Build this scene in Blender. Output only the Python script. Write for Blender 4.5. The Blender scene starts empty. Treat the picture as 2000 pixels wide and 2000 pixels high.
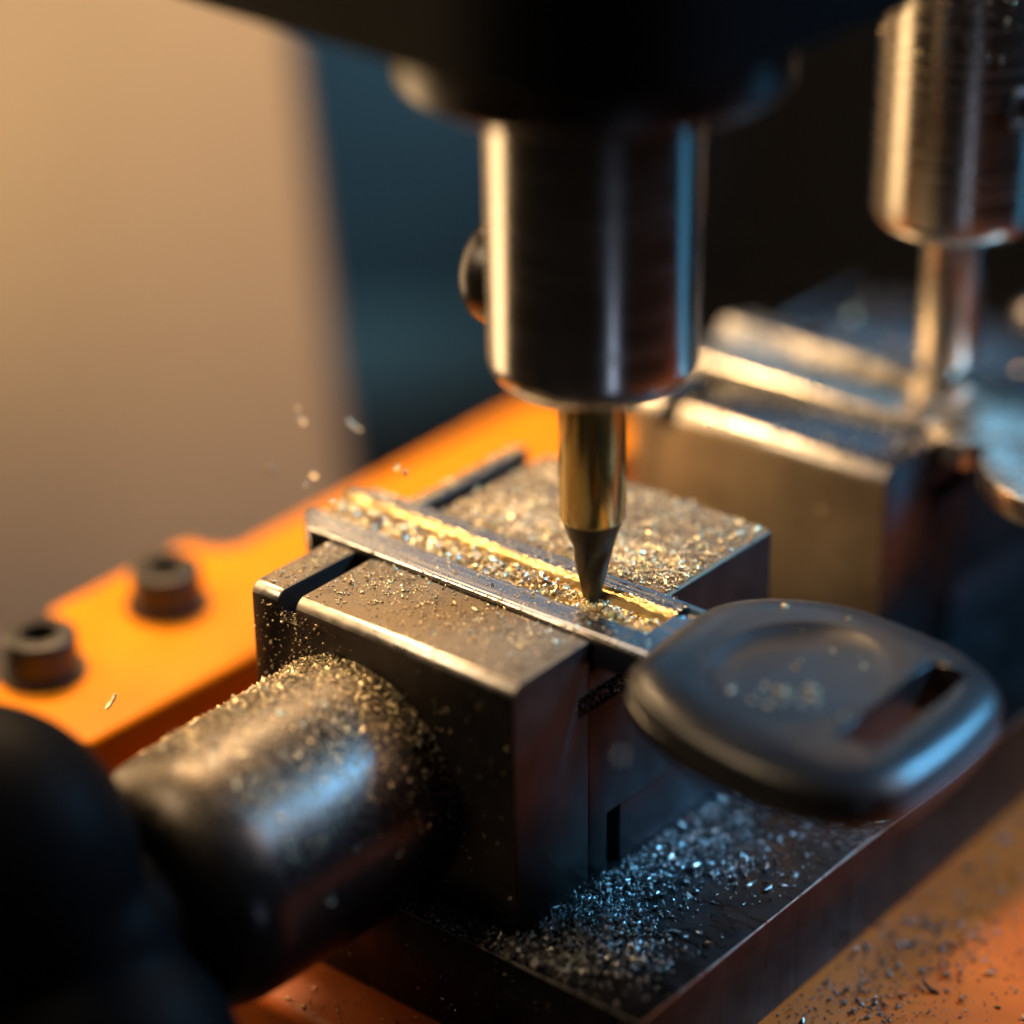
import bpy, bmesh, math, random
import numpy as np
from mathutils import Vector, Matrix

# ------------------------------------------------------------------ units: everything below is written in millimetres
S = 0.001
PI = math.pi
sc = bpy.context.scene
col = sc.collection
rng = np.random.default_rng(7)
random.seed(7)

# ------------------------------------------------------------------ camera (94 mm macro, close to f/4)
F_PX = 5200.0
YAW, PITCH, ROLL = math.radians(129.761), math.radians(26.587), math.radians(-0.707)
CAM = np.array([124.447, -149.486, 114.088])
_d = np.array([math.cos(PITCH) * math.cos(YAW), math.cos(PITCH) * math.sin(YAW), -math.sin(PITCH)])
_r = np.cross(_d, [0, 0, 1]); _r /= np.linalg.norm(_r)
_u = np.cross(_r, _d)
RIGHT = math.cos(ROLL) * _r + math.sin(ROLL) * _u
UP = -math.sin(ROLL) * _r + math.cos(ROLL) * _u
cam_data = bpy.data.cameras.new("camera")
cam = bpy.data.objects.new("camera", cam_data)
col.objects.link(cam)
cam.matrix_world = Matrix(((RIGHT[0], UP[0], -_d[0], CAM[0] * S), (RIGHT[1], UP[1], -_d[1], CAM[1] * S),
                           (RIGHT[2], UP[2], -_d[2], CAM[2] * S), (0, 0, 0, 1)))
cam_data.sensor_width = 36.0
cam_data.lens = 36.0 * F_PX / 2000.0
cam_data.clip_start = 0.005
cam_data.clip_end = 20.0
cam_data.dof.use_dof = True
cam_data.dof.focus_distance = 240.5 * S
cam_data.dof.aperture_fstop = 6.2
sc.camera = cam

# ------------------------------------------------------------------ world and lamps
world = bpy.data.worlds.new("World")
sc.world = world
world.use_nodes = True
bg = world.node_tree.nodes["Background"]
bg.inputs[0].default_value = (0.55, 0.6, 0.75, 1)
bg.inputs[1].default_value = 0.012


def area(name, loc, aim, sx, sy, power, colour, spread=180):
    l = bpy.data.lights.new(name, 'AREA')
    l.shape = 'RECTANGLE'; l.size = sx * S; l.size_y = sy * S
    l.energy = power; l.color = colour; l.spread = math.radians(spread)
    o = bpy.data.objects.new(name, l); col.objects.link(o)
    o.location = Vector(loc) * S
    o.rotation_euler = (Vector(aim) - Vector(loc)).to_track_quat('-Z', 'Y').to_euler()
    return o


def spot(name, loc, aim, power, colour, angle, blend=1.0, radius=10):
    l = bpy.data.lights.new(name, 'SPOT')
    l.energy = power; l.color = colour; l.spot_size = math.radians(angle); l.spot_blend = blend
    l.shadow_soft_size = radius * S
    o = bpy.data.objects.new(name, l); col.objects.link(o)
    o.location = Vector(loc) * S
    o.rotation_euler = (Vector(aim) - Vector(loc)).to_track_quat('-Z', 'Y').to_euler()
    return o


WARM = (1.0, 0.66, 0.33)
BLUE = (0.12, 0.54, 1.0)
area("warm_work_lamp", (-138, -8, 22), (-15, 16, 5), 60, 140, 0.13, WARM)
area("warm_top_lamp", (-118, 62, 133), (-15, 20, 0), 75, 40, 0.60, (1.0, 0.64, 0.32))
area("warm_front_lamp", (-85, -85, 118), (5, 5, 0), 60, 60, 0.13, (1.0, 0.74, 0.46))
area("warm_rear_lamp", (-166, 117, 74), (-20, 5, -4), 44, 44, 0.12, (1.0, 0.70, 0.40))
area("blue_back_lamp", (100, 150, 125), (10, 20, -10), 64, 34, 0.135, (0.15, 0.55, 1.0), 78)
area("blue_far_lamp", (-130, 225, 112), (0, 45, -15), 130, 60, 0.036, (0.26, 0.62, 1.0))
area("blue_low_lamp", (82, 140, -18), (-5, 20, 35), 16, 50, 0.0009, BLUE, 90)
area("cool_strip_lamp", (115, -56, -40), (-5, 17, 27), 6, 22, 0.003, (0.6, 0.72, 1.0))
area("bed_fill_lamp", (160, 105, 170), (30, 25, -35), 100, 100, 0.20, (1.0, 0.68, 0.56))  # added fill that keeps the bed orange; no such source known
# (the panel's lamp stands left of the picture, a hand's breadth in front of the panel)
_side = np.array([_r[0], _r[1], 0.0]); _back = np.array([_d[0], _d[1], 0.0]) / math.cos(PITCH)
PANEL_EDGE = CAM + 405 * (((705 - 1000) / F_PX) * RIGHT - ((560 - 1000) / F_PX) * UP + _d)
_pl = PANEL_EDGE - 82 * _side - 66 * _back + np.array([0, 0, 24.0])
spot("panel_lamp", _pl, _pl + 66 * _back + 18 * _side, 0.095, (1.0, 0.61, 0.20), 140, 1.0, 12)
spot("panel_fill_lamp", (-150, 60, 170), (-220, 190, -20), 0.04, (0.92, 0.92, 1.0), 60, 1.0, 20)
spot("teal_wall_lamp", (-150, 270, 70), (-268, 268, -45), 5.5, (0.24, 0.64, 0.88), 58, 1.0, 20)

sc.view_settings.view_transform = 'Standard'
sc.view_settings.look = 'None'
sc.view_settings.exposure = -0.12
sc.view_settings.gamma = 1.0
sc.view_settings.use_curve_mapping = False
sc.render.engine = 'CYCLES'
sc.cycles.use_denoising = True
sc.cycles.denoiser = 'OPENIMAGEDENOISE'
sc.cycles.max_bounces = 6
sc.cycles.use_adaptive_sampling = True
sc.cycles.adaptive_threshold = 0.02
sc.cycles.sample_clamp_indirect = 6.0
sc.cycles.blur_glossy = 0.4


# ------------------------------------------------------------------ helpers
def ray_dir(px, py):
    return ((px - 1000) / F_PX) * RIGHT - ((py - 1000) / F_PX) * UP + _d


def tag(o, label=None, cat=None, group=None, kind=None):
    if label: o['label'] = label
    if cat: o['category'] = cat
    if group: o['group'] = group
    if kind: o['kind'] = kind
    return o


def empty(name, loc, label, cat, group=None):
    o = bpy.data.objects.new(name, None); col.objects.link(o)
    o.location = Vector(loc) * S; o.empty_display_size = 0.005
    return tag(o, label, cat, group)


def link_mesh(name, me, mat, parent=None, smooth=None):
    o = bpy.data.objects.new(name, me); col.objects.link(o)
    if mat: 
        me.materials.clear(); me.materials.append(mat)
    if parent: o.parent = parent
    if smooth is not None:
        shade(me, smooth)
    return o


def shade(me, angle):
    """smooth shading with edges sharper than `angle` degrees kept sharp"""
    bm = bmesh.new(); bm.from_mesh(me)
    a = math.radians(angle)
    for f in bm.faces: f.smooth = True
    for e in bm.edges:
        e.smooth = not (len(e.link_faces) == 2 and e.calc_face_angle(0) > a)
    bm.to_mesh(me); bm.free()


def from_data(name, verts, faces):
    me = bpy.data.meshes.new(name)
    me.from_pydata([(v[0] * S, v[1] * S, v[2] * S) for v in verts], [], faces)
    me.validate(); me.update()
    return me


def recalc(me):
    bm = bmesh.new(); bm.from_mesh(me)
    bmesh.ops.remove_doubles(bm, verts=bm.verts, dist=1e-7)
    bmesh.ops.recalc_face_normals(bm, faces=bm.faces)
    bm.to_mesh(me); bm.free()
    return me


def extrude_poly(name, pts, axis, a, b):
    """closed 2-D polygon `pts` extruded along `axis` ('x': pts are (y,z); 'y': (x,z); 'z': (x,y)) from a to b"""
    def put(p, t):
        if axis == 'x': return (t, p[0], p[1])
        if axis == 'y': return (p[0], t, p[1])
        return (p[0], p[1], t)
    n = len(pts)
    v = [put(p, a) for p in pts] + [put(p, b) for p in pts]
    f = [tuple(range(n)), tuple(range(n, 2 * n))] + [(i, (i + 1) % n, n + (i + 1) % n, n + i) for i in range(n)]
    return recalc(from_data(name, v, f))


def box_mesh(name, x0, x1, y0, y1, z0, z1):
    return extrude_poly(name, [(x0, y0), (x1, y0), (x1, y1), (x0, y1)], 'z', z0, z1)


def finish(me, cuts=(), bevel=0.0, segs=3, angle=35):
    """cut boxes out of a mesh, then bevel its edges; returns a plain mesh"""
    o = bpy.data.objects.new("tmp", me); col.objects.link(o)
    cutters = []
    for c in cuts:
        co = bpy.data.objects.new("cut", c); col.objects.link(co); cutters.append(co)
        m = o.modifiers.new("b", 'BOOLEAN'); m.object = co; m.operation = 'DIFFERENCE'; m.solver = 'EXACT'
    if bevel:
        m = o.modifiers.new("v", 'BEVEL'); m.width = bevel * S; m.segments = segs; m.limit_method = 'ANGLE'
        m.angle_limit = math.radians(angle); m.harden_normals = False
    dg = bpy.context.evaluated_depsgraph_get()
    out = bpy.data.meshes.new_from_object(o.evaluated_get(dg))
    for q in cutters + [o]:
        bpy.data.objects.remove(q, do_unlink=True)
    return out


def lathe(name, prof, seg=64, axis='z', loc=(0, 0, 0), caps=True):
    """profile [(r, h)...] turned about an axis"""
    v, f = [], []
    n = len(prof)
    for i in range(seg):
        a = 2 * PI * i / seg
        c, s = math.cos(a), math.sin(a)
        for r, h in prof:
            if axis == 'z': p = (r * c, r * s, h)
            elif axis == 'y': p = (r * c, h, r * s)
            else: p = (h, r * c, r * s)
            v.append((p[0] + loc[0], p[1] + loc[1], p[2] + loc[2]))
    for i in range(seg):
        j = (i + 1) % seg
        for k in range(n - 1):
            f.append((i * n + k, j * n + k, j * n + k + 1, i * n + k + 1))
    if caps:
        f.append(tuple(i * n for i in range(seg)))
        f.append(tuple(i * n + n - 1 for i in range(seg)))
    return recalc(from_data(name, v, f))


def arc(cx, cy, r, a0, a1, n):
    return [(cx + r * math.cos(math.radians(a0 + (a1 - a0) * i / n)), cy + r * math.sin(math.radians(a0 + (a1 - a0) * i / n))) for i in range(n + 1)]


def chaikin(pts, it=2):
    for _ in range(it):
        out = []
        for i in range(len(pts)):
            p, q = pts[i], pts[(i + 1) % len(pts)]
            out += [(0.75 * p[0] + 0.25 * q[0], 0.75 * p[1] + 0.25 * q[1]), (0.25 * p[0] + 0.75 * q[0], 0.25 * p[1] + 0.75 * q[1])]
        pts = out
    return pts


# ------------------------------------------------------------------ materials
def mat(name, base, metal=0.0, rough=0.5, rvar=0.0, rscale=0.4, cvar=0.0, cscale=0.3, bump=0.0, bscale=2.0, stretch=(1, 1, 1),
        coat=0.0, spec=0.5, dust=None, dust_amt=0.0, dust_scale=1.2, bump_dist=0.05, aniso=0.0, dust_up=False):
    m = bpy.data.materials.new(name); m.use_nodes = True
    nt = m.node_tree; N = nt.nodes; L = nt.links
    b = N["Principled BSDF"]
    b.inputs["Base Color"].default_value = (*base, 1)
    b.inputs["Metallic"].default_value = metal
    b.inputs["Roughness"].default_value = rough
    b.inputs["Specular IOR Level"].default_value = spec
    b.inputs["Coat Weight"].default_value = coat
    b.inputs["Coat Roughness"].default_value = 0.15
    if aniso: b.inputs["Anisotropic"].default_value = aniso
    tc = N.new("ShaderNodeTexCoord")
    mp = N.new("ShaderNodeMapping"); mp.inputs["Scale"].default_value = (1000, 1000, 1000)
    L.new(tc.outputs["Object"], mp.inputs["Vector"])
    ms = N.new("ShaderNodeMapping"); ms.inputs["Scale"].default_value = tuple(1000 * s for s in stretch)
    L.new(tc.outputs["Object"], ms.inputs["Vector"])

    def noise(scale, vec, detail=5):
        n = N.new("ShaderNodeTexNoise"); n.inputs["Scale"].default_value = scale; n.inputs["Detail"].default_value = detail
        L.new(vec.outputs["Vector"], n.inputs["Vector"]); return n

    def ramp(src, lo, hi, a, c):
        r = N.new("ShaderNodeMapRange"); r.inputs[1].default_value = lo; r.inputs[2].default_value = hi
        r.inputs[3].default_value = a; r.inputs[4].default_value = c
        L.new(src, r.inputs[0]); return r
    colour = None
    if cvar:
        n = noise(cscale, mp)
        r = ramp(n.outputs["Fac"], 0.3, 0.7, 1 - cvar, 1 + cvar)
        mx = N.new("ShaderNodeVectorMath"); mx.operation = 'SCALE'
        mx.inputs[0].default_value = base
        L.new(r.outputs[0], mx.inputs["Scale"]); colour = mx.outputs[0]
    if dust:
        n = noise(dust_scale, mp, 8)
        r = ramp(n.outputs["Fac"], 0.62 - 0.5 * dust_amt, 0.72 - 0.3 * dust_amt, 0, 1)
        fac = r.outputs[0]
        if dust_up:
            g = N.new("ShaderNodeNewGeometry"); sx = N.new("ShaderNodeSeparateXYZ"); L.new(g.outputs["Normal"], sx.inputs[0])
            r2 = ramp(sx.outputs["Z"], 0.2, 0.85, 0, 1)
            mu = N.new("ShaderNodeMath"); mu.operation = 'MULTIPLY'; L.new(fac, mu.inputs[0]); L.new(r2.outputs[0], mu.inputs[1]); fac = mu.outputs[0]
        mx = N.new("ShaderNodeMix"); mx.data_type = 'RGBA'
        if colour: L.new(colour, mx.inputs[6])
        else: mx.inputs[6].default_value = (*base, 1)
        mx.inputs[7].default_value = (*dust, 1)
        L.new(fac, mx.inputs[0]); colour = mx.outputs[2]
        rr = ramp(fac, 0, 1, rough, min(0.75, rough + 0.3)); L.new(rr.outputs[0], b.inputs["Roughness"])
    if colour: L.new(colour, b.inputs["Base Color"])
    if rvar and not dust:
        n = noise(rscale, ms)
        r = ramp(n.outputs["Fac"], 0.3, 0.7, max(0.02, rough - rvar), rough + rvar); L.new(r.outputs[0], b.inputs["Roughness"])
    if bump:
        n = noise(bscale, ms, 6)
        bp = N.new("ShaderNodeBump"); bp.inputs["Strength"].default_value = bump; bp.inputs["Distance"].default_value = bump_dist * S
        L.new(n.outputs["Fac"], bp.inputs["Height"]); L.new(bp.outputs[0], b.inputs["Normal"])
    return m


M = {}
M['jaw'] = mat('jaw_steel', (0.065, 0.055, 0.05), 0.85, 0.42, cvar=0.25, cscale=0.25, bump=0.25, bscale=1.5, stretch=(0.15, 1, 1),
               dust=(0.20, 0.158, 0.108), dust_amt=0.7, dust_scale=0.5, dust_up=True)
M['jaw_face'] = mat('warm_lit_jaw_steel', (0.36, 0.27, 0.155), 0.35, 0.55, cvar=0.3, cscale=0.12, bump=0.2, bscale=1.0)  # golden front of the far vise: warm light put into the base colour
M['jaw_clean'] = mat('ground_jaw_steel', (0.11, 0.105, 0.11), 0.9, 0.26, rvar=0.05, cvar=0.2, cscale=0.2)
M['worn_edge'] = mat('worn_edge_steel', (0.55, 0.50, 0.44), 0.95, 0.34, rvar=0.1, rscale=1.0, cvar=0.2, cscale=0.8, bump=0.3, bscale=1.5)
M['body'] = mat('vise_body_steel', (0.05, 0.043, 0.042), 0.85, 0.42, rvar=0.1, cvar=0.3, cscale=0.2, bump=0.2, bscale=1.2, stretch=(1, 1, 0.08))
M['slab'] = mat('slab_steel', (0.042, 0.04, 0.042), 0.9, 0.34, rvar=0.12, cvar=0.3, cscale=0.3, bump=0.45, bscale=0.9, stretch=(1, 3.0, 0.03))
M['rail'] = mat('rail_steel', (0.10, 0.10, 0.11), 0.9, 0.42, rvar=0.1, bump=0.2, bscale=1.0)
M['chrome'] = mat('chrome', (0.46, 0.435, 0.41), 1.0, 0.22, rvar=0.05, rscale=0.5, bump=0.08, bscale=2.0, stretch=(0.2, 0.2, 2))
M['brushed'] = mat('brushed_steel', (0.44, 0.40, 0.35), 1.0, 0.24, rvar=0.06, bump=0.3, bscale=1.0, stretch=(0.1, 0.1, 4))
M['cutter'] = mat('cutter_steel', (0.54, 0.38, 0.13), 1.0, 0.18, rvar=0.05, bump=0.12, bscale=1.5, stretch=(0.3, 0.3, 3))
M['cutter_tip'] = mat('cutter_tip_carbide', (0.055, 0.047, 0.035), 0.9, 0.42, cvar=0.2, cscale=1.5, bump=0.3, bscale=3)
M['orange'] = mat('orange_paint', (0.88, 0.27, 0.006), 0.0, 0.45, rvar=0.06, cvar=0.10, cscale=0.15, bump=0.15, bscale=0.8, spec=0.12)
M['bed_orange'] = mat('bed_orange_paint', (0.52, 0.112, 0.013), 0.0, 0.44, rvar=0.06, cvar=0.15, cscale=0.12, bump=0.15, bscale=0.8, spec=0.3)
M['bolt'] = mat('black_oxide', (0.05, 0.045, 0.04), 0.6, 0.38, rvar=0.08, cvar=0.2, bump=0.1, bscale=2)
M['black'] = mat('black_enamel', (0.003, 0.003, 0.0033), 0.0, 0.5, rvar=0.05, bump=0.05, bscale=0.6, spec=0.03)
M['ring'] = mat('dark_ring_steel', (0.065, 0.06, 0.06), 0.9, 0.3, rvar=0.08)
M['plastic'] = mat('black_plastic', (0.014, 0.014, 0.0155), 0.0, 0.34, rvar=0.04, spec=0.55, cvar=0.15, bump=0.25, bscale=5, bump_dist=0.02)
M['knob'] = mat('knob_plastic', (0.003, 0.003, 0.0033), 0.0, 0.55, bump=0.1, bscale=2, spec=0.03)
M['boss'] = mat('shaft_steel', (0.045, 0.043, 0.045), 0.9, 0.27, cvar=0.25, cscale=0.3, bump=0.5, bscale=1.3,
                dust=(0.13, 0.105, 0.075), dust_amt=0.42, dust_scale=2.2, dust_up=True)
M['blade'] = mat('nickel_silver', (0.24, 0.235, 0.24), 1.0, 0.25, rvar=0.08, bump=0.3, bscale=2.5, stretch=(0.06, 3, 1))
M['cut_brass'] = mat('cut_brass', (0.70, 0.49, 0.22), 1.0, 0.27, rvar=0.08, cvar=0.1, bump=0.9, bscale=1.6, stretch=(0.09, 3.5, 3.5))
M['rear_key'] = mat('rear_key_brass', (0.74, 0.68, 0.58), 1.0, 0.28, rvar=0.08, bump=0.3, bscale=1.5)
M['filings'] = mat('brass_filings', (0.98, 0.80, 0.52), 1.0, 0.30, cvar=0.3, cscale=0.8)
M['steel_filings'] = mat('nickel_filings', (0.58, 0.57, 0.55), 1.0, 0.30, cvar=0.4, cscale=0.8)
M['grey_filings'] = mat('dull_filings', (0.26, 0.24, 0.23), 0.9, 0.36, cvar=0.6, cscale=0.9)
M['shaving'] = mat('brass_shaving', (0.42, 0.36, 0.28), 1.0, 0.28, cvar=0.2, cscale=1.0, bump=0.3, bscale=5)
M['air_chip'] = mat('bright_brass_chip', (0.85, 0.70, 0.48), 0.8, 0.45, bump=0.3, bscale=5)
M['panel'] = mat('cream_panel', (0.60, 0.56, 0.50), 0.0, 0.6, cvar=0.04, cscale=0.02)
M['wall'] = mat('dark_wall', (0.020, 0.022, 0.024), 0.0, 0.8, cvar=0.1, cscale=0.01)
M['bench'] = mat('bench_top', (0.05, 0.045, 0.04), 0.0, 0.6, cvar=0.1, cscale=0.03)

# ------------------------------------------------------------------ the setting behind: bench, dark wall, cream panel
BENCH_Z = -120.0
o = link_mesh('bench', box_mesh('bench', -900, 900, -900, 900, BENCH_Z - 20, BENCH_Z), M['bench']); tag(o, kind='structure')
# dark wall across the view, well behind the machine
wc = CAM + 640 * _d; side = np.array([_r[0], _r[1], 0.0]); back = np.array([_d[0], _d[1], 0.0]); back /= np.linalg.norm(back)
def slab_quad(c, half_w, z0, z1, th, lean=0.0):
    pts = []
    for t in (0, th):
        for s_, z in ((-1, z0), (1, z0), (1, z1), (-1, z1)):
            p = np.array([c[0], c[1], 0]) + side * (s_ * half_w + lean * (z - z0)) + back * t
            pts.append((p[0], p[1], z))
    return pts, [(0, 1, 2, 3), (4, 7, 6, 5), (0, 4, 5, 1), (1, 5, 6, 2), (2, 6, 7, 3), (3, 7, 4, 0)]
v, f = slab_quad(wc, 700, BENCH_Z, 500, 20)
o = link_mesh('back_wall', recalc(from_data('back_wall', v, f)), M['wall']); tag(o, kind='structure')
# cream sheet-metal panel standing on the bench, its right edge in view
edge = PANEL_EDGE
pc = edge - side * 150
v, f = slab_quad(pc, 150, BENCH_Z, 140, 6, lean=-0.07)
o = link_mesh('guard_panel', finish(recalc(from_data('guard_panel', v, f)), bevel=1.5), M['panel'], smooth=40)
tag(o, 'large blurred cream panel standing behind the machine on the left', 'panel')

# ------------------------------------------------------------------ orange machine bed with side flange and bolts
bed = empty('machine_bed', (0, 0, BENCH_Z), 'orange painted cast machine bed under the dark steel slab', 'machine bed')
bed_z = -BENCH_Z
def local(me, dz):
    me.transform(Matrix.Translation((0, 0, dz * S))); return me
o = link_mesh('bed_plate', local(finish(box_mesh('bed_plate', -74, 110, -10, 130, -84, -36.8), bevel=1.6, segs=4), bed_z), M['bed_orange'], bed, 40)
o = link_mesh('foot', local(finish(box_mesh('foot', -64, 100, -2, 120, -120, -84.02), bevel=0.5), bed_z), M['black'], bed, 40)
prof = [(-47.0, -12.5)]
outline = [(-46.8, 84), (-64.5, 84), (-65.6, 82), (-65.6, 31)] + [(-67.5, 29.5), (-71.0, 29.2)] + [(-71, 8.4), (-65.0, 7.4), (-64.4, -2), (-63, -8), (-58, -12.6), (-53, -13), (-49.5, -11.5), (-47.2, -8)]
fl = extrude_poly('side_flange', outline, 'z', -25.0, -20.0)
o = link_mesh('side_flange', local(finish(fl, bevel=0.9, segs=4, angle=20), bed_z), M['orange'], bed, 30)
web = box_mesh('web', -64, -50, -9, 80, -36.9, -24.9)
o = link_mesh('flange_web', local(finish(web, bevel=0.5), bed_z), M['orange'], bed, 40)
for bx_, by_ in ((-61.2, -0.6), (-61.6, 17.2)):
    c = [(3.75, 0.0), (3.75, 4.0)] + arc(3.2, 4.05, 0.55, 0, 90, 4)[1:] + [(0.02, 4.6)]
    hexa = extrude_poly('hex', [(bx_ + 2.15 * math.cos(PI / 3 * q + 0.3), by_ + 2.15 * math.sin(PI / 3 * q + 0.3)) for q in range(6)], 'z', -18.0, -12.0)
    hd = finish(lathe('socket_bolt', c, 48, 'z', (bx_, by_, -20.0)), [hexa])
    o = link_mesh('socket_bolt', local(hd, bed_z), M['bolt'], bed, 35)
    wr = lathe('washer', [(4.5, 0.02), (4.5, 0.55), (3.6, 0.6)], 40, 'z', (bx_, by_, -20.0))
    w = link_mesh('washer', local(wr, bed_z), M['bolt'], o, 35)

# ------------------------------------------------------------------ steel slab that carries both vises
plate = finish(box_mesh('carriage_slab', -33, 15.7, -2.6, 112, -36.75, -26), bevel=0.14, segs=2)
o = link_mesh('carriage_slab', plate, M['slab'], None, 30)
plate.materials.append(M['worn_edge'])
for p in plate.polygons:      # rubbed-bright top edges
    if 0.15 < p.normal.z < 0.98 and p.center.z / S > -26.4: p.material_index = 1
tag(o, 'thick dark steel slab under both vises, its corner at the bottom edge', 'steel slab')


# ------------------------------------------------------------------ vises
def make_vise(name, loc, gap, jaw2, label, rnd=1.2, clean=False):
    """local frame: near top edge at y=0, right face at x=0, top at z=26 above the slab"""
    H = 26.0
    t = empty(name, (loc[0], loc[1], -H), label, 'vise')
    g0, g1 = -27.6, -25.5
    j1 = extrude_poly('near_jaw', [(0, 0.02), (10.4, 0.02), (10.4, H - 7.2), (8.9, H - 7.2), (8.9, H - 5.2), (10.4, H - 5.2), (10.4, H)] + arc(rnd, H - rnd, rnd, 90, 180, 7), 'x', -31.0, 0.0)
    j1 = finish(j1, [box_mesh('c', g0, g1, -5, 15, H - 2.6, H + 5)], bevel=0.16, segs=2)
    oj = link_mesh('near_jaw', j1, M['jaw'], t, 30)
    # rubbed-bright front edge; on the far vise warm light is painted into the front's colour, plain dark steel on top
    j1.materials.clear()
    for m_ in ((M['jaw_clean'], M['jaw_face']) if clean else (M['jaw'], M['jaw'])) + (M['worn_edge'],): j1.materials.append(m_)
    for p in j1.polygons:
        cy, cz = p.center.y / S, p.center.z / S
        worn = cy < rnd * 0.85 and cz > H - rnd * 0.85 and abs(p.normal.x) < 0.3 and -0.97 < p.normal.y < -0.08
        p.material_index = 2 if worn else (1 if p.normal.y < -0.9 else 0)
    y2 = 10.4 + gap
    y3 = y2 + jaw2
    bd = extrude_poly('guide_body', [(10.5, 0.02), (13.2, 0.02), (13.2, H - 19.2), (y3 - 0.4, H - 19.2), (y3 - 0.4, H - 10.0), (y2 + 0.3, H - 10.0), (y2 + 0.3, H - 3.2),
                                     (10.5, H - 3.2), (10.5, H - 5.2), (17.0, H - 5.2), (17.0, H - 7.2), (10.5, H - 7.2)], 'x', -30.9, -0.05)
    link_mesh('guide_body', finish(bd, bevel=0.12, segs=2), M['body'], t, 30)
    rl = finish(box_mesh('slide_rail', -30.0, -0.6, 15.9, y3 - 0.6, 0.02, H - 19.5), bevel=0.25, segs=2)
    link_mesh('slide_rail', rl, M['rail'], t, 30)
    j2 = box_mesh('far_jaw', -31.0, 0.35, y2, y3, H - 9.95, H)
    j2 = finish(j2, [box_mesh('c', g0 - 1.6, g1 - 1.3, y2 - 5, y3 + 5, H - 2.2, H + 5)], bevel=0.4, segs=3)
    link_mesh('far_jaw', j2, M['jaw_clean' if clean else 'jaw'], t, 30)
    return t


make_vise('cutting_vise', (0, 0), 10.9, 16.8, 'small grooved steel vise covered in brass filings, clamping the black-headed key')
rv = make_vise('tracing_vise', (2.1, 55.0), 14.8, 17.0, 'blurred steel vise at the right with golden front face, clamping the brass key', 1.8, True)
# rounded stop block at the back of the far vise
sb = finish(box_mesh('end_stop', -12, 8, 43.0, 56, 14, 27.5), bevel=3.0, segs=5)
link_mesh('end_stop', sb, M['jaw_clean'], rv, 40)

# ------------------------------------------------------------------ clamp knob: thick shaft and black three-lobed grip
kx, kz = -18.4, -16.0
kn = empty('clamp_knob', (kx, 0, kz), 'thick dusty steel clamp shaft ending in a black lobed grip at lower left', 'clamp knob')
prof = [(12.0, -0.03), (11.9, -12), (11.7, -20.5)] + arc(5.0, -20.5, 6.7, 0, -80, 14)[1:] + [(0.5, -27.2)]
link_mesh('shaft', lathe('shaft', prof, 96, 'y'), M['boss'], kn, 40)
link_mesh('neck', lathe('neck', [(6.6, -26.6), (6.6, -28), (6.6, -33)], 48, 'y'), M['knob'], kn, 40)
bm = bmesh.new()
for a, dist, R_ in ((140, 10.2, 13.6), (290, 10.2, 13.0)):
    a = math.radians(a)
    bmesh.ops.create_icosphere(bm, subdivisions=4, radius=1, matrix=Matrix.Translation((dist * math.cos(a), -35.8, dist * math.sin(a))) @ Matrix.Diagonal((R_, 11.2, R_, 1)))
bmesh.ops.create_icosphere(bm, subdivisions=4, radius=1, matrix=Matrix.Translation((0, -34.0, 0)) @ Matrix.Diagonal((8.5, 8.0, 8.5, 1)))
for v_ in bm.verts: v_.co *= S
me = bpy.data.meshes.new('grip'); bm.to_mesh(me); bm.free()
og = bpy.data.objects.new('tmp', me); col.objects.link(og)
rm = og.modifiers.new('r', 'REMESH'); rm.mode = 'VOXEL'; rm.voxel_size = 0.6 * S
smm = og.modifiers.new('s', 'SMOOTH'); smm.iterations = 12
me2 = bpy.data.meshes.new_from_object(og.evaluated_get(bpy.context.evaluated_depsgraph_get()))
bpy.data.objects.remove(og, do_unlink=True)
link_mesh('grip', me2, M['knob'], kn, 180)

# ------------------------------------------------------------------ spindle head, flange ring, chuck, cutter
AX, AY = -5.15, 17.45
head = empty('spindle_head', (AX, AY, 51), 'black rounded spindle head across the top of the picture', 'spindle head')
ol = [(-44, -0.2), (-34, -1.7), (-19.7, -3.4), (-7.2, -5.0), (1.5, -6.4), (6.5, -6.4), (9.8, -5.2), (12.6, -2.9), (14.6, 0.3), (15.7, 5.3), (15.95, 12), (15.9, 25), (15.6, 35), (12, 41), (-44, 41)]
hd = extrude_poly('housing', chaikin(ol, 2), 'z', 54, 120)
hd.transform(Matrix.Translation((-AX * S, -AY * S, -51 * S)))
link_mesh('housing', finish(hd, bevel=0.9, segs=4, angle=50), M['black'], head, 40)
rg = lathe('flange_ring', [(9.3, -2.8), (15.6, -2.8)] + arc(15.6, -1.8, 1.0, -90, 0, 5)[1:] + [(16.6, 2.95), (9.3, 2.95)], 96, 'z', caps=False)
link_mesh('flange_ring', rg, M['ring'], head, 40)

ck = empty('cutter_chuck', (AX, AY, 21.4), 'polished chrome collet chuck with side screw in the middle, holding the cutter', 'chuck')
prof = [(3.05, 0.6), (3.4, 0.15), (6.0, 0.0)] + arc(6.7, 2.5, 2.5, -80, 0, 8) + [(9.2, 4.0), (9.25, 29.55)]
link_mesh('sleeve', lathe('sleeve', prof, 128, 'z'), M['chrome'], ck, 40)
sx = lathe('side_screw', [(5.0, -8.0), (5.1, -9.6), (4.9, -10.7), (4.2, -11.4), (2.8, -11.6), (2.6, -11.3), (2.4, -9.8), (0.02, -9.7)], 48, 'x', (0, 0, 7.6))
link_mesh('side_screw', sx, M['ring'], ck, 35)

ct = empty('milling_cutter', (AX, AY, -0.85), 'slim gold-tinted steel milling cutter with its pointed tip in the key groove', 'cutter')
link_mesh('shank', lathe('shank', [(0.1, 8.7), (2.85, 8.7), (3.0, 8.9), (3.0, 26.5)], 64, 'z'), M['cutter'], ct, 40)
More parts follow.
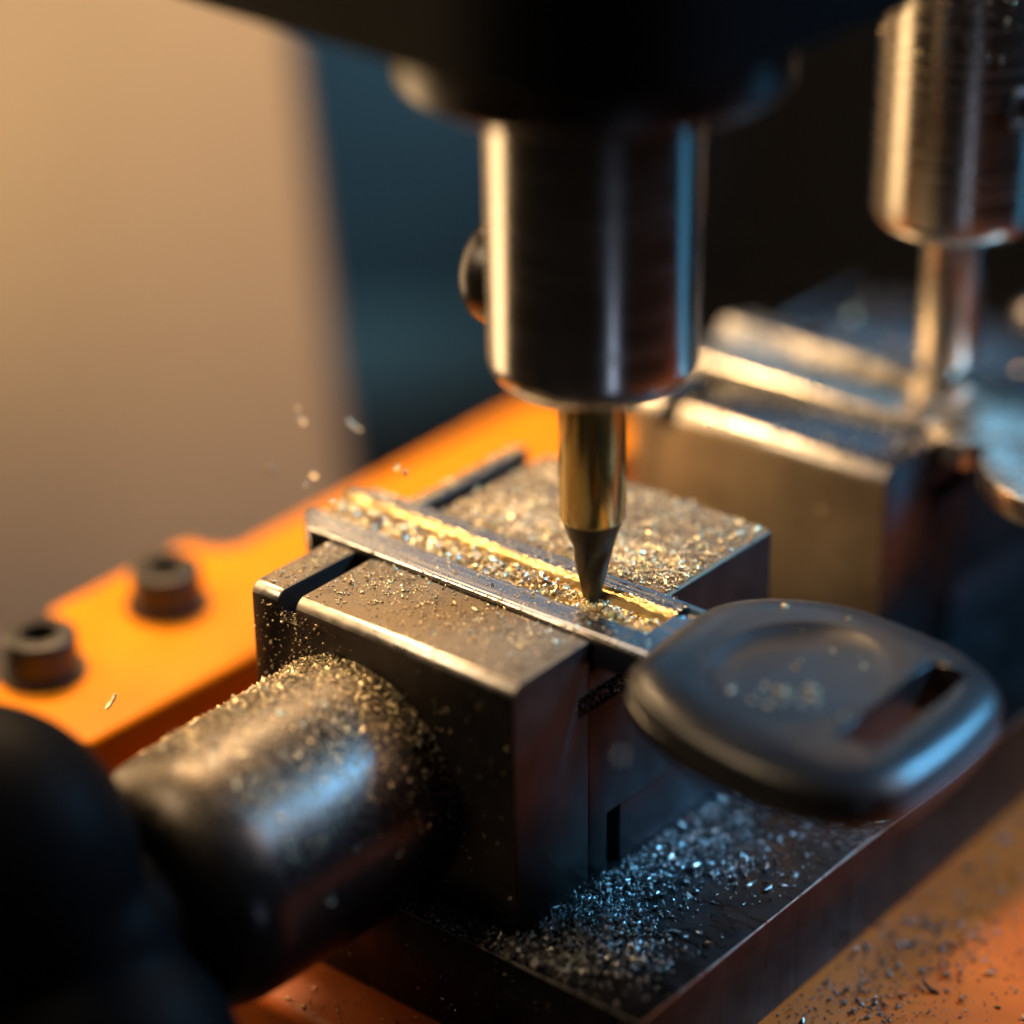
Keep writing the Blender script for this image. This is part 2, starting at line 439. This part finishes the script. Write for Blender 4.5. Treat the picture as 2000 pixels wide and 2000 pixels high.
# fluted taper
v, f = [], []
NR, NS = 40, 48
for i in range(NR + 1):
    z = 8.72 * i / NR
    base = 0.72 + (1.85 - 0.72) * (z / 5.6) if z < 5.6 else 1.85 + (2.8 - 1.85) * ((z - 5.6) / 3.1) ** 1.1
    for k in range(NS):
        a = 2 * PI * k / NS
        fl_ = 0.16 * max(0, math.cos(3 * a - z * 0.9)) * (1 if z < 5.2 else max(0, (6.8 - z) / 1.6))
        r = base * (1 - fl_)
        v.append((r * math.cos(a), r * math.sin(a), z))
for i in range(NR):
    for k in range(NS):
        f.append((i * NS + k, i * NS + (k + 1) % NS, (i + 1) * NS + (k + 1) % NS, (i + 1) * NS + k))
f.append(tuple(range(NS)))
f.append(tuple((NR) * NS + k for k in range(NS)))
link_mesh('fluted_tip', recalc(from_data('fluted_tip', v, f)), M['cutter_tip'], ct, 40)

# ------------------------------------------------------------------ tracer spindle at the right
TX, TY = -4.6, 77.2
tk = empty('tracer_chuck', (TX, TY, 18.0), 'brushed steel chuck at the top right corner, speckled with brass dust', 'chuck')
prof = [(3.2, 0.5), (6.4, 0.0)] + arc(6.4, 2.2, 2.2, -90, 0, 8)[1:] + [(8.6, 4), (8.6, 37.5), (9.4, 38), (9.4, 60)]
link_mesh('sleeve', lathe('sleeve', prof, 96, 'z'), M['brushed'], tk, 40)
sg = lathe('set_screw', [(2.0, 0), (2.0, 0.5), (1.7, 0.7), (1.3, 0.7), (1.2, 0.1), (0.02, 0.05)], 24, 'z')
sdir = Vector((0.93, -0.36, 0)).normalized()
sg.transform(Matrix.Translation(Vector((sdir.x * 8.45, sdir.y * 8.45, 14.5)) * S) @ sdir.to_track_quat('Z', 'Y').to_matrix().to_4x4())
link_mesh('set_screw', sg, M['bolt'], tk, 35)
tp = empty('tracer_probe', (TX, TY, 0.2), 'blurred bright steel tracer pin resting on the brass key at right', 'tracer pin')
link_mesh('pin', lathe('pin', [(0.8, 0.2), (1.2, 0.6), (3.0, 2.6), (3.15, 3.0), (3.15, 19.5)], 64, 'z'), M['brushed'], tp, 40)

# ------------------------------------------------------------------ the car key being cut
key = empty('car_key', (0, 10.6, -2.4), 'key with black plastic head and silver blade, freshly milled under the cutter', 'key')
# blade: height field with a milled track
nx, ny = 360, 120
X0, X1 = -36.4, 9.0
xs = np.linspace(X0, X1, nx)
def smooth_noise(n, step):
    k = int(n / step) + 3
    a = rng.normal(size=k)
    t = np.arange(n) / step
    i = t.astype(int); fr = t - i; fr = fr * fr * (3 - 2 * fr)
    return a[i] * (1 - fr) + a[i + 1] * fr
w1 = 0.11 * smooth_noise(nx, 9) + 0.07 * smooth_noise(nx, 2)
w2 = 0.07 * smooth_noise(nx, 14) + 0.012 * smooth_noise(nx, 2)
fl_n = 0.05 * smooth_noise(nx, 5) + 0.015 * smooth_noise(nx, 1)
rough2 = rng.normal(size=(nx, ny))
verts, faces, fmat = [], [], []
TOP = 0.34
for i, x in enumerate(xs):
    tipf = max(0.0, (-33.6 - x) / 2.8)
    ylo = 10.65 + 2.3 * tipf ** 1.6
    yhi = 21.2 - 1.9 * tipf ** 1.6
    for j in range(ny):
        s_ = j / (ny - 1)
        y = ylo + (yhi - ylo) * s_
        e0 = 14.15 + w1[i]                       # near edge of the track
        e1 = 18.35 + w2[i]                       # far wall of the track
        z = TOP
        if x < -33.0 + 0.4 * w1[i]: z -= 0.0
        cut = x < 3.4
        wave = 0.35 * math.sin(x * 0.42) + 0.25 * math.sin(x * 0.9 + 1)
        if cut:
            if e0 < y < e0 + 0.35: z = TOP - 1.15 * (y - e0) / 0.35
            elif e0 + 0.35 <= y < e1 - 0.3: z = TOP - 1.15 + fl_n[i] * 0.7 + 0.03 * rough2[i, j]
            elif e1 - 0.3 <= y < e1: z = TOP - 1.15 + 0.9 * (y - e1 + 0.3) / 0.3
            elif e1 <= y < e1 + 0.42: z = TOP - 0.25 + 0.006 * rough2[i, j]
            elif e1 + 0.42 <= y < e1 + 0.62: z = TOP - 0.25 + 0.3 * (y - e1 - 0.42) / 0.2
            elif y >= e1 + 0.62: z = TOP + 0.05 - (0.16 if (1.05 < y - e1 < 1.25 or 1.75 < y - e1 < 1.95) else 0) + 0.005 * rough2[i, j]
            fade = min(1, (3.4 - x) / 0.8)
            z = TOP + (z - TOP) * fade
        else:
            if 18.2 < y < 20.2: z = TOP - 0.5
        if x < -30: z += 0.04 * rough2[i, j] * (1 if y > e0 else 0.3)
        # small bevel on the near edge, scratches along the strip
        if y < ylo + 0.2: z -= 0.2 - math.sqrt(max(0, 0.04 - (0.2 - (y - ylo)) ** 2))
        if ylo + 0.62 < y < ylo + 0.78: z -= 0.10
        if y > yhi - 0.3: z -= 0.3 - (yhi - y)
        verts.append((x, y - 10.6, z + 2.4))
for i in range(nx - 1):
    for j in range(ny - 1):
        faces.append((i * ny + j, (i + 1) * ny + j, (i + 1) * ny + j + 1, i * ny + j + 1))
        xm = xs[i]; ym = verts[i * ny + j][1] + 10.6
        fmat.append(1 if (ym > 14.15 + w1[i] and xm < 3.4 and ym < 18.35 + w2[i] + 0.62) else 0)
nb = len(verts)
rim = [i * ny for i in range(nx)] + [(nx - 1) * ny + j for j in range(1, ny)] + [i * ny + ny - 1 for i in range(nx - 2, -1, -1)] + [j for j in range(ny - 2, 0, -1)]
for q in rim: verts.append((verts[q][0], verts[q][1], 0.0))
for k in range(len(rim)):
    k2 = (k + 1) % len(rim)
    faces.append((rim[k], nb + k, nb + k2, rim[k2])); fmat.append(0)
faces.append(tuple(nb + k for k in range(len(rim)))); fmat.append(0)
me = bpy.data.meshes.new('blade')
me.from_pydata([(a * S, b * S, c * S) for a, b, c in verts], [], faces)
me.update()
bl = link_mesh('blade', me, M['blade'], key)
me.materials.append(M['cut_brass'])
me.polygons.foreach_set('material_index', fmat)
shade(me, 30)

# plastic head
bo = [(5.9, 8.6), (5.4, 13.5), (5.1, 19.0), (5.4, 22.0), (7.6, 25.2), (11.7, 27.9), (15.7, 29.0), (20.4, 29.0), (25.4, 28.3), (29.5, 27.0), (32.4, 24.9), (33.9, 23.0), (34.7, 20.0),
      (35.1, 14.0), (34.8, 8.0), (34.3, 5.3), (32.4, 3.0), (29.3, 1.5), (25.2, 1.0), (20.7, 1.3), (15.6, 2.2), (11.5, 3.5), (8.4, 5.2), (6.6, 6.9)]
bo = chaikin(bo, 2)
bcx, bcy = 19.5, 15.0
NA = 160
ang = np.array([math.atan2(p[1] - bcy, p[0] - bcx) for p in bo]); rad = np.array([math.hypot(p[0] - bcx, p[1] - bcy) for p in bo])
order = np.argsort(ang); ang = ang[order]; rad = rad[order]
ta = np.linspace(-PI, PI, NA, endpoint=False)
tr = np.interp(ta, ang, rad, period=2 * PI)
ZT, ZB = 1.75, -3.35
def slot_sd(x, y):
    # rounded slot near the outer end, slightly curved like the rim
    cx = 29.1 - 0.012 * (y - 16) ** 2
    dx, dy = abs(x - cx) - 1.05, abs(y - 16.0) - 6.6
    return math.hypot(max(dx, 0), max(dy, 0)) + min(max(dx, dy), 0) - 0.8
def top_z(x, y):
    z = ZT
    # shallow thumb dish with a crisp side towards the blade
    ex, ey = (x - 18.6) / 7.6, (y - 15.2) / 8.6
    q = math.hypot(ex, ey)
    if q < 1:
        deep = 0.85 * (1 - q ** 5)
        deep *= 0.35 + 0.65 * min(1, max(0, (24.5 - x) / 8.0))
        z -= deep
    d = slot_sd(x, y)
    if d < 0.7: z -= 0.3 * (1 - max(0, d) / 0.7) ** 2
    return z
verts, faces = [], []
rings_t = list(np.linspace(0.02, 1.0, 54))
RIMR = 4.2
RIMZ = 1.7
side_prof = []  # (outward offset, z) from the top inner rim outwards and down
for a in range(1, 15):
    th = math.radians(90 * a / 14)
    side_prof.append((-RIMR + RIMR * math.sin(th), ZT - RIMZ + RIMZ * math.cos(th)))
side_prof += [(0, -0.35), (-0.35, -0.5), (-0.35, -0.85), (0, -1.0), (0, -2.3), (-0.4, -3.0), (-1.2, ZB)]
levels = []
for s_ in rings_t:
    levels.append([(bcx + math.cos(t) * (r - RIMR) * s_, bcy + math.sin(t) * (r - RIMR) * s_) for t, r in zip(ta, tr)])
for ring in levels:
    for (x, y) in ring: verts.append((x, y - 10.6, top_z(x, y) + 2.4))
for off, z in side_prof:
    for t, r in zip(ta, tr):
        verts.append((bcx + math.cos(t) * (r + off), bcy + math.sin(t) * (r + off) - 10.6, z + 2.4))
nl = len(levels) + len(side_prof)
for l in range(nl - 1):
    for k in range(NA):
        k2 = (k + 1) % NA
        faces.append((l * NA + k, l * NA + k2, (l + 1) * NA + k2, (l + 1) * NA + k))
faces.append(tuple(range(NA)))
faces.append(tuple((nl - 1) * NA + k for k in range(NA)))
bow = recalc(from_data('head', verts, faces))
sl = []
for k in range(40):
    a = 2 * PI * k / 40
    px_, py_ = math.cos(a), math.sin(a)
    yy = 16 + (6.6 if py_ > 0 else -6.6) + 0.8 * py_
    cx = 29.1 - 0.012 * (yy - 16) ** 2
    sl.append((cx + (1.05 if px_ > 0 else -1.05) + 0.8 * px_, yy - 10.6))
slot_cut = extrude_poly('slot', sl, 'z', -8, 12)
link_mesh('key_head', finish(bow, [slot_cut]), M['plastic'], key, 40)

# ------------------------------------------------------------------ the brass key in the far vise
rk = empty('brass_key', (2.1, 65.4, -2.0), 'blurred brass key with round holed head at the right edge, under the tracer pin', 'key')
pr = [(0.2, 0), (14.4, 0), (14.4, 2.6), (10.6, 3.3), (9.9, 3.5), (9.4, 3.4), (6.8, 1.9), (6.4, 1.9), (6.1, 2.6), (2.4, 2.6), (1.4, 2.9), (0.2, 2.6)]
bd = extrude_poly('blade', pr, 'x', -33.5, -2.0)
link_mesh('blade', finish(bd, bevel=0.25, segs=2), M['rear_key'], rk, 30)
nk = [(-2.05, 0.4), (0.5, -0.6), (1.6, -1.9), (3.6, -2.0), (4.2, -1.1), (6.6, -1.0)]
nk2 = [(6.6, 9.5), (4.5, 10.8), (2.6, 12.6), (0.4, 11.9), (-2.05, 11.8)]
hc = (17.2, 3.2)
ringo = arc(hc[0], hc[1], 12.6, 205, 205 + 310 - 0, 48)
pts = nk + [p for p in ringo] + nk2
hm = extrude_poly('bow', pts, 'z', 0.3, 3.0)
hole = extrude_poly('h', arc(hc[0] + 0.6, hc[1], 7.0, 0, 352.5, 47), 'z', -5, 8)
link_mesh('round_bow', finish(hm, [hole], bevel=0.5, segs=3, angle=25), M['rear_key'], rk, 30)


# ------------------------------------------------------------------ metal filings
def rot_mats(n, flat=0.0):
    """random rotations; flat = 0 fully random, 1 lying flat"""
    q = rng.normal(size=(n, 4)); q /= np.linalg.norm(q, axis=1)[:, None]
    if flat:
        yaw = rng.uniform(0, 2 * PI, n)
        qy = np.stack([np.cos(yaw / 2), np.zeros(n), np.zeros(n), np.sin(yaw / 2)], 1)
        sgn = np.sign((q * qy).sum(1))[:, None]; sgn[sgn == 0] = 1
        q = q * sgn * (1 - flat) + qy * flat
        q /= np.linalg.norm(q, axis=1)[:, None]
    w, x, y, z = q.T
    return np.stack([1 - 2 * (y * y + z * z), 2 * (x * y - z * w), 2 * (x * z + y * w),
                     2 * (x * y + z * w), 1 - 2 * (x * x + z * z), 2 * (y * z - x * w),
                     2 * (x * z - y * w), 2 * (y * z + x * w), 1 - 2 * (x * x + y * y)], 1).reshape(n, 3, 3)


TET = np.array([[1, 0, -0.4], [-0.5, 0.87, -0.4], [-0.5, -0.87, -0.4], [0, 0, 0.6], [0.6, 0.5, 0.25]])
TETF = np.array([[0, 2, 1], [0, 4, 2], [4, 3, 2], [1, 2, 3], [0, 1, 4], [1, 3, 4]])


def filings(name, pos, size, material, label, flat=0.35, thin=(0.25, 0.9), long_=(0.8, 3.0), sub=None):
    """pos (n,3) mm; size = (median, sigma)"""
    pos = np.asarray(pos, float)
    n = len(pos)
    s = size[0] * np.exp(size[1] * rng.normal(size=n)); s = np.clip(s, 0.04, size[0] * 3.2)
    sh = TET[None] + rng.normal(scale=0.22, size=(n, 5, 3))
    sh[:, :, 0] *= (long_[0] + (long_[1] - long_[0]) * rng.random(n) ** 3)[:, None]
    sh[:, :, 2] *= rng.uniform(*thin, n)[:, None]
    sh *= (s / 2)[:, None, None]
    sh = np.einsum('nij,nkj->nki', rot_mats(n, flat), sh)
    P = pos[:, None, :] + sh
    P[:, :, 2] += (s * 0.18)[:, None]
    V = P.reshape(-1, 3) * S
    Fc = (TETF[None] + 5 * np.arange(n)[:, None, None]).reshape(-1, 3)
    me = bpy.data.meshes.new(name)
    me.vertices.add(len(V)); me.vertices.foreach_set('co', V.astype(np.float32).ravel())
    me.loops.add(Fc.size); me.loops.foreach_set('vertex_index', Fc.astype(np.int32).ravel())
    me.polygons.add(len(Fc)); me.polygons.foreach_set('loop_start', np.arange(0, Fc.size, 3, dtype=np.int32))
    me.polygons.foreach_set('loop_total', np.full(len(Fc), 3, dtype=np.int32))
    me.update(calc_edges=True); me.validate()
    o = link_mesh(name, me, material)
    tag(o, label, 'filings', kind='stuff')
    return o


def clumps(n, x0, x1, y0, y1, k=12, spread=2.0, mix=0.5):
    """n points, a share of them gathered in clumps"""
    a = np.stack([rng.uniform(x0, x1, n), rng.uniform(y0, y1, n)], 1)
    c = np.stack([rng.uniform(x0, x1, k), rng.uniform(y0, y1, k)], 1)
    m = rng.random(n) < mix
    a[m] = c[rng.integers(0, k, m.sum())] + rng.normal(scale=spread, size=(m.sum(), 2))
    ok = (a[:, 0] > x0) & (a[:, 0] < x1) & (a[:, 1] > y0) & (a[:, 1] < y1)
    return a[ok]


def lift(a, z, jitter=0.0):
    return np.column_stack([a, np.full(len(a), z) + rng.random(len(a)) * jitter])


def not_groove(a, g0, g1):
    return a[(a[:, 0] < g0) | (a[:, 0] > g1)]


# near jaw top
a = clumps(4200, -30.6, -0.6, 0.9, 10.4, 40, 1.6, 0.5)
keep = rng.random(len(a)) < np.clip(0.25 + 0.75 * ((a[:, 1] - 0.5) / 7) * np.clip((-a[:, 0]) / 13, 0.25, 1), 0.1, 1)
a = not_groove(a[keep], -27.8, -25.3)
filings('filings', lift(a, 0.0, 0.05), (0.13, 0.6), M['filings'], 'brass filings sprinkled on the top of the near jaw')
# far jaw top
a = np.vstack([clumps(5600, -30.6, 0.0, 21.7, 37.8, 40, 2.0, 0.4), clumps(3400, -24, 0.0, 21.6, 28.0, 34, 1.1, 0.5)])
a = not_groove(a, -29.3, -26.7)
filings('filings', lift(a, 0.0, 0.15), (0.19, 0.55), M['filings'], 'dense glittering brass filings on the jaw behind the cutter', flat=0.15)
# on the blade strip and along the far edge of the track
a = np.vstack([clumps(520, -35, 5, 11.3, 14.0, 20, 1.2, 0.5), clumps(420, -35, 2, 18.6, 21.3, 30, 0.8, 0.5), clumps(260, -34, 4, 10.66, 10.95, 30, 0.8, 0.5)])
filings('filings', lift(a, 0.35, 0.05), (0.15, 0.4), M['filings'], 'fine brass specks along the key blade')
# in the milled track
a = np.vstack([clumps(2600, -36, -7, 14.6, 17.9, 40, 0.9, 0.6), clumps(260, -7, 3, 14.7, 17.8, 12, 0.7, 0.6), clumps(260, -36, -30, 14.3, 20, 8, 1.0, 0.5)])
filings('filings', lift(a, -0.82, 0.6), (0.30, 0.6), M['filings'], 'loose brass chips filling the milled groove of the key', flat=0.1)
# slab top, right of the vise
n = 15000
x = rng.uniform(0.2, 15.3, n); y = rng.uniform(-2.4, 52, n)
dens = np.exp(-((x - 2.0 - 2.5 * np.sin(y * 0.35)) / 6.2) ** 2) * np.clip(1.25 - y / 34, 0.12, 1)
dens = np.maximum(dens, 0.9 * np.exp(-((y - 40) / 9.0) ** 2) * 0.5)
k = rng.random(n) < dens
x, y = x[k], y[k]
h = rng.random(len(x)) ** 2 * np.clip(1.7 - 0.17 * x, 0.1, 2) * np.clip(1 - (y - 6) / 30, 0.1, 1)
filings('filings', np.column_stack([x, y, -26 + h]), (0.29, 0.6), M['steel_filings'], 'heap of bluish metal filings on the slab right of the near vise', flat=0.1)
# slab ledge in front of the vise
n = 1000
x = rng.normal(-4.2, 5.0, n); y = rng.uniform(-2.4, -0.1, n)
k = (x > -14) & (x < 15) & (rng.random(n) < np.where((x > -9) & (x < 0), 1, 0.45))
filings('filings', np.column_stack([x[k], y[k], -26 + rng.random(k.sum()) * 0.7]), (0.34, 0.4), M['steel_filings'], 'grey filings on the narrow ledge below the near vise face', flat=0.1)
# clamp shaft
n = 7000
t = np.radians(rng.normal(84, 36, n)); y = -24 * rng.random(n) ** 1.7
k = (t > math.radians(0)) & (t < math.radians(178)) & (y > -20)
t, y = t[k], y[k]
filings('filings', np.column_stack([kx + (12.02 + y / 60) * np.cos(t), y, kz + (12.02 + y / 60) * np.sin(t) - 0.02]), (0.17, 0.5), M['filings'], 'fine brass dust coating the thick clamp shaft', flat=0.0)
# front face of the vise (clinging)
n = 600
x = np.concatenate([rng.normal(-26, 2.4, 300), rng.uniform(-30.5, -0.5, 300)]); z = np.concatenate([-1.5 - 11 * rng.random(300) ** 1.5, -26 * rng.random(300)])
k = (x > -30.8) & (x < -0.4) & (z < -1.0)
filings('filings', np.column_stack([x[k], np.full(k.sum(), -0.04), z[k]]), (0.18, 0.5), M['filings'], 'brass specks clinging to the dark front face of the near vise', flat=0.0)
# slot in the right face
n = 260
filings('filings', np.column_stack([rng.uniform(-2.6, -0.15, n), rng.uniform(9.2, 16.8, n), -7.18 + 0.8 * rng.random(n) ** 2]), (0.3, 0.4), M['steel_filings'],
        'bluish filings caught in the side slot of the near vise', flat=0.1)
# orange bed, right of the slab
n = 5200
x = 16.0 + rng.gamma(1.6, 7.5, n); y = rng.uniform(-9, 66, n)
k = (x < 60) & (rng.random(n) < np.where((y > 16) & (y < 40) & (x < 27), 1.0, 0.42))
filings('filings', np.column_stack([x[k], y[k], -36.8 + 0.3 * rng.random(k.sum())]), (0.25, 0.55), M['grey_filings'], 'grey filings scattered on the orange bed at lower right', flat=0.25)
# orange bed, left front
a = np.vstack([clumps(110, -32, -4, -9, -2.8, 8, 1.2, 0.4), clumps(90, -10, 14, -8.5, -2.8, 6, 1.2, 0.4)])
filings('filings', lift(a, -36.8, 0.1), (0.24, 0.45), M['filings'], 'sparse brass specks on the orange bed at the bottom', flat=0.3)
# slab front face specks
n = 120
filings('filings', np.column_stack([rng.uniform(-20, 15, n), np.full(n, -2.63), rng.uniform(-36, -26.5, n)]), (0.16, 0.4), M['filings'], 'tiny specks on the dark front edge of the slab', flat=0.0)
# key head
a = np.vstack([np.column_stack([rng.normal(19.4, 2.0, 26), rng.normal(10.6, 1.2, 26)]), np.column_stack([rng.uniform(8, 32, 26), rng.uniform(4, 27, 26)])])
a = np.array([p for p in a if slot_sd(p[0], p[1]) > 1.0 and (p[0] - 19.5) ** 2 / 150 + (p[1] - 15) ** 2 / 130 < 1])
filings('filings', np.column_stack([a, [top_z(p[0], p[1]) for p in a]]), (0.42, 0.4), M['filings'], 'few chips of brass lying in the dish of the black key head', flat=0.1)
# far vise
a = np.vstack([clumps(60, -27, 1.5, 55.6, 65, 6, 2, 0.3), clumps(40, -27, 1.5, 81, 96, 6, 2, 0.3)])
filings('filings', lift(a, 0.0, 0.05), (0.34, 0.4), M['filings'], 'scattered brass chips on the blurred far vise', flat=0.2)
n = 60
filings('filings', np.column_stack([rng.uniform(-24, 1.5, n), np.full(n, 54.95), rng.uniform(-24, -6, n)]), (0.30, 0.4), M['filings'], 'brass specks on the golden face of the far vise', flat=0.0)
# tracer chuck dust
n = 420
t = rng.uniform(-PI * 0.95, 0.2, n); z = 53 - 16 * rng.random(n) ** 1.4
filings('filings', np.column_stack([TX + 8.62 * np.cos(t), TY + 8.62 * np.sin(t), z]), (0.22, 0.4), M['filings'], 'brass dust on the upper part of the brushed chuck', flat=0.0)


# ------------------------------------------------------------------ single shavings and flying chips
def curl(name, length, width, turn, th=0.06, wob=0.0):
    """bent ribbon of metal with thickness"""
    n = 8
    v, f = [], []
    R = length / turn
    for i in range(n + 1):
        a = turn * (i / n - 0.5)
        w = width * (0.55 + 0.45 * math.sin(PI * (0.15 + 0.7 * i / n))) * (1 + wob * random.uniform(-1, 1))
        for rr in (R, R + th * (1 + wob * random.random())):
            for s_ in (-0.5, 0.5):
                v.append((rr * math.sin(a), s_ * w + wob * 0.1 * random.uniform(-1, 1), R - rr * math.cos(a) + 0.02 * i * wob))
    for i in range(n):
        b = 4 * i; c = b + 4
        f += [(b, b + 1, c + 1, c), (b + 2, c + 2, c + 3, b + 3), (b, c, c + 2, b + 2), (b + 1, b + 3, c + 3, c + 1)]
    f += [(0, 2, 3, 1), (4 * n, 4 * n + 1, 4 * n + 3, 4 * n + 2)]
    return recalc(from_data(name, v, f))


shapes = [curl('shaving', L_, W_, T_, 0.09, 0.3) for L_, W_, T_ in ((1.5, 0.55, 1.2), (1.9, 0.5, 2.2), (1.2, 0.7, 0.8), (1.7, 0.45, 1.7), (1.1, 0.6, 2.6))]
for k in range(34):
    o = link_mesh('brass_shaving', shapes[k % 5], M['shaving'])
    xx = -35 + 27.5 * (k + random.random()) / 34
    o.location = Vector((xx, 15.4 + 1.9 * random.random(), -0.5 + 0.45 * random.random())) * S
    o.rotation_euler = (random.uniform(-1.2, 1.2), random.uniform(-1.2, 1.2), random.uniform(0, 6.28))
    o.scale = [random.uniform(0.6, 1.05)] * 3
    tag(o, 'curled brass shaving lying in the milled groove of the key', 'shaving', 'shavings in the key groove')

air = [(584, 800, 256, .8, 'upper of two flying chips close together at upper left'), (590, 822, 257, .8, 'lower of two flying chips close together at upper left'),
       (692, 832, 258, 1.5, 'elongated flying chip nearest the dark gap behind the panel edge'), (527, 918, 260, 1.1, 'roundest flying chip farthest left in front of the cream panel'),
       (612, 927, 257, .9, 'flying chip right of the roundest one, low over the panel'), (598, 946, 252, .5, 'faint tiny flying chip lowest in the cluster left of the key'),
       (648, 979, 250, .8, 'flying chip just above the tip of the key blade'), (776, 913, 250, .9, 'flying chip above the orange bar, left of its pair'),
       (792, 924, 250, .8, 'flying chip above the orange bar, right of its pair'), (1386, 832, 246, .4, 'tiny sharp gold chip in front of the far vise face'),
       (1300, 839, 292, 1.0, 'large blurred pale chip beside the chuck in front of the far vise'), (1214, 1475, 207, .5, 'round blurred chip floating before the dark vise side'),
       (217, 1370, 243, 1.45, 'thin streak-shaped chip in front of the orange flange')]
chip_m = [curl('chip', 0.75, 0.5, 1.1, 0.16, 0.4), curl('chip', 1.1, 0.32, 0.6, 0.12, 0.3)]
for i, (px, py, t, s_, lab) in enumerate(air):
    o = link_mesh('flying_chip', chip_m[1 if s_ > 1.1 else 0], M['air_chip'])
    p = CAM + t * ray_dir(px, py)
    o.location = Vector(p) * S
    o.rotation_euler = (random.uniform(-3, 3), random.uniform(-3, 3), random.uniform(0, 6.28))
    if s_ > 1.15:      # slivers, seen lengthwise
        ax = (RIGHT * 0.75 - UP * 0.65) if i == 2 else (RIGHT * 0.55 + UP * 0.8)
        o.rotation_mode = 'QUATERNION'; o.rotation_quaternion = Vector(ax).to_track_quat('X', 'Z')
    o.scale = [s_] * 3
    tag(o, lab, 'chip', 'chips flying off the cutter')
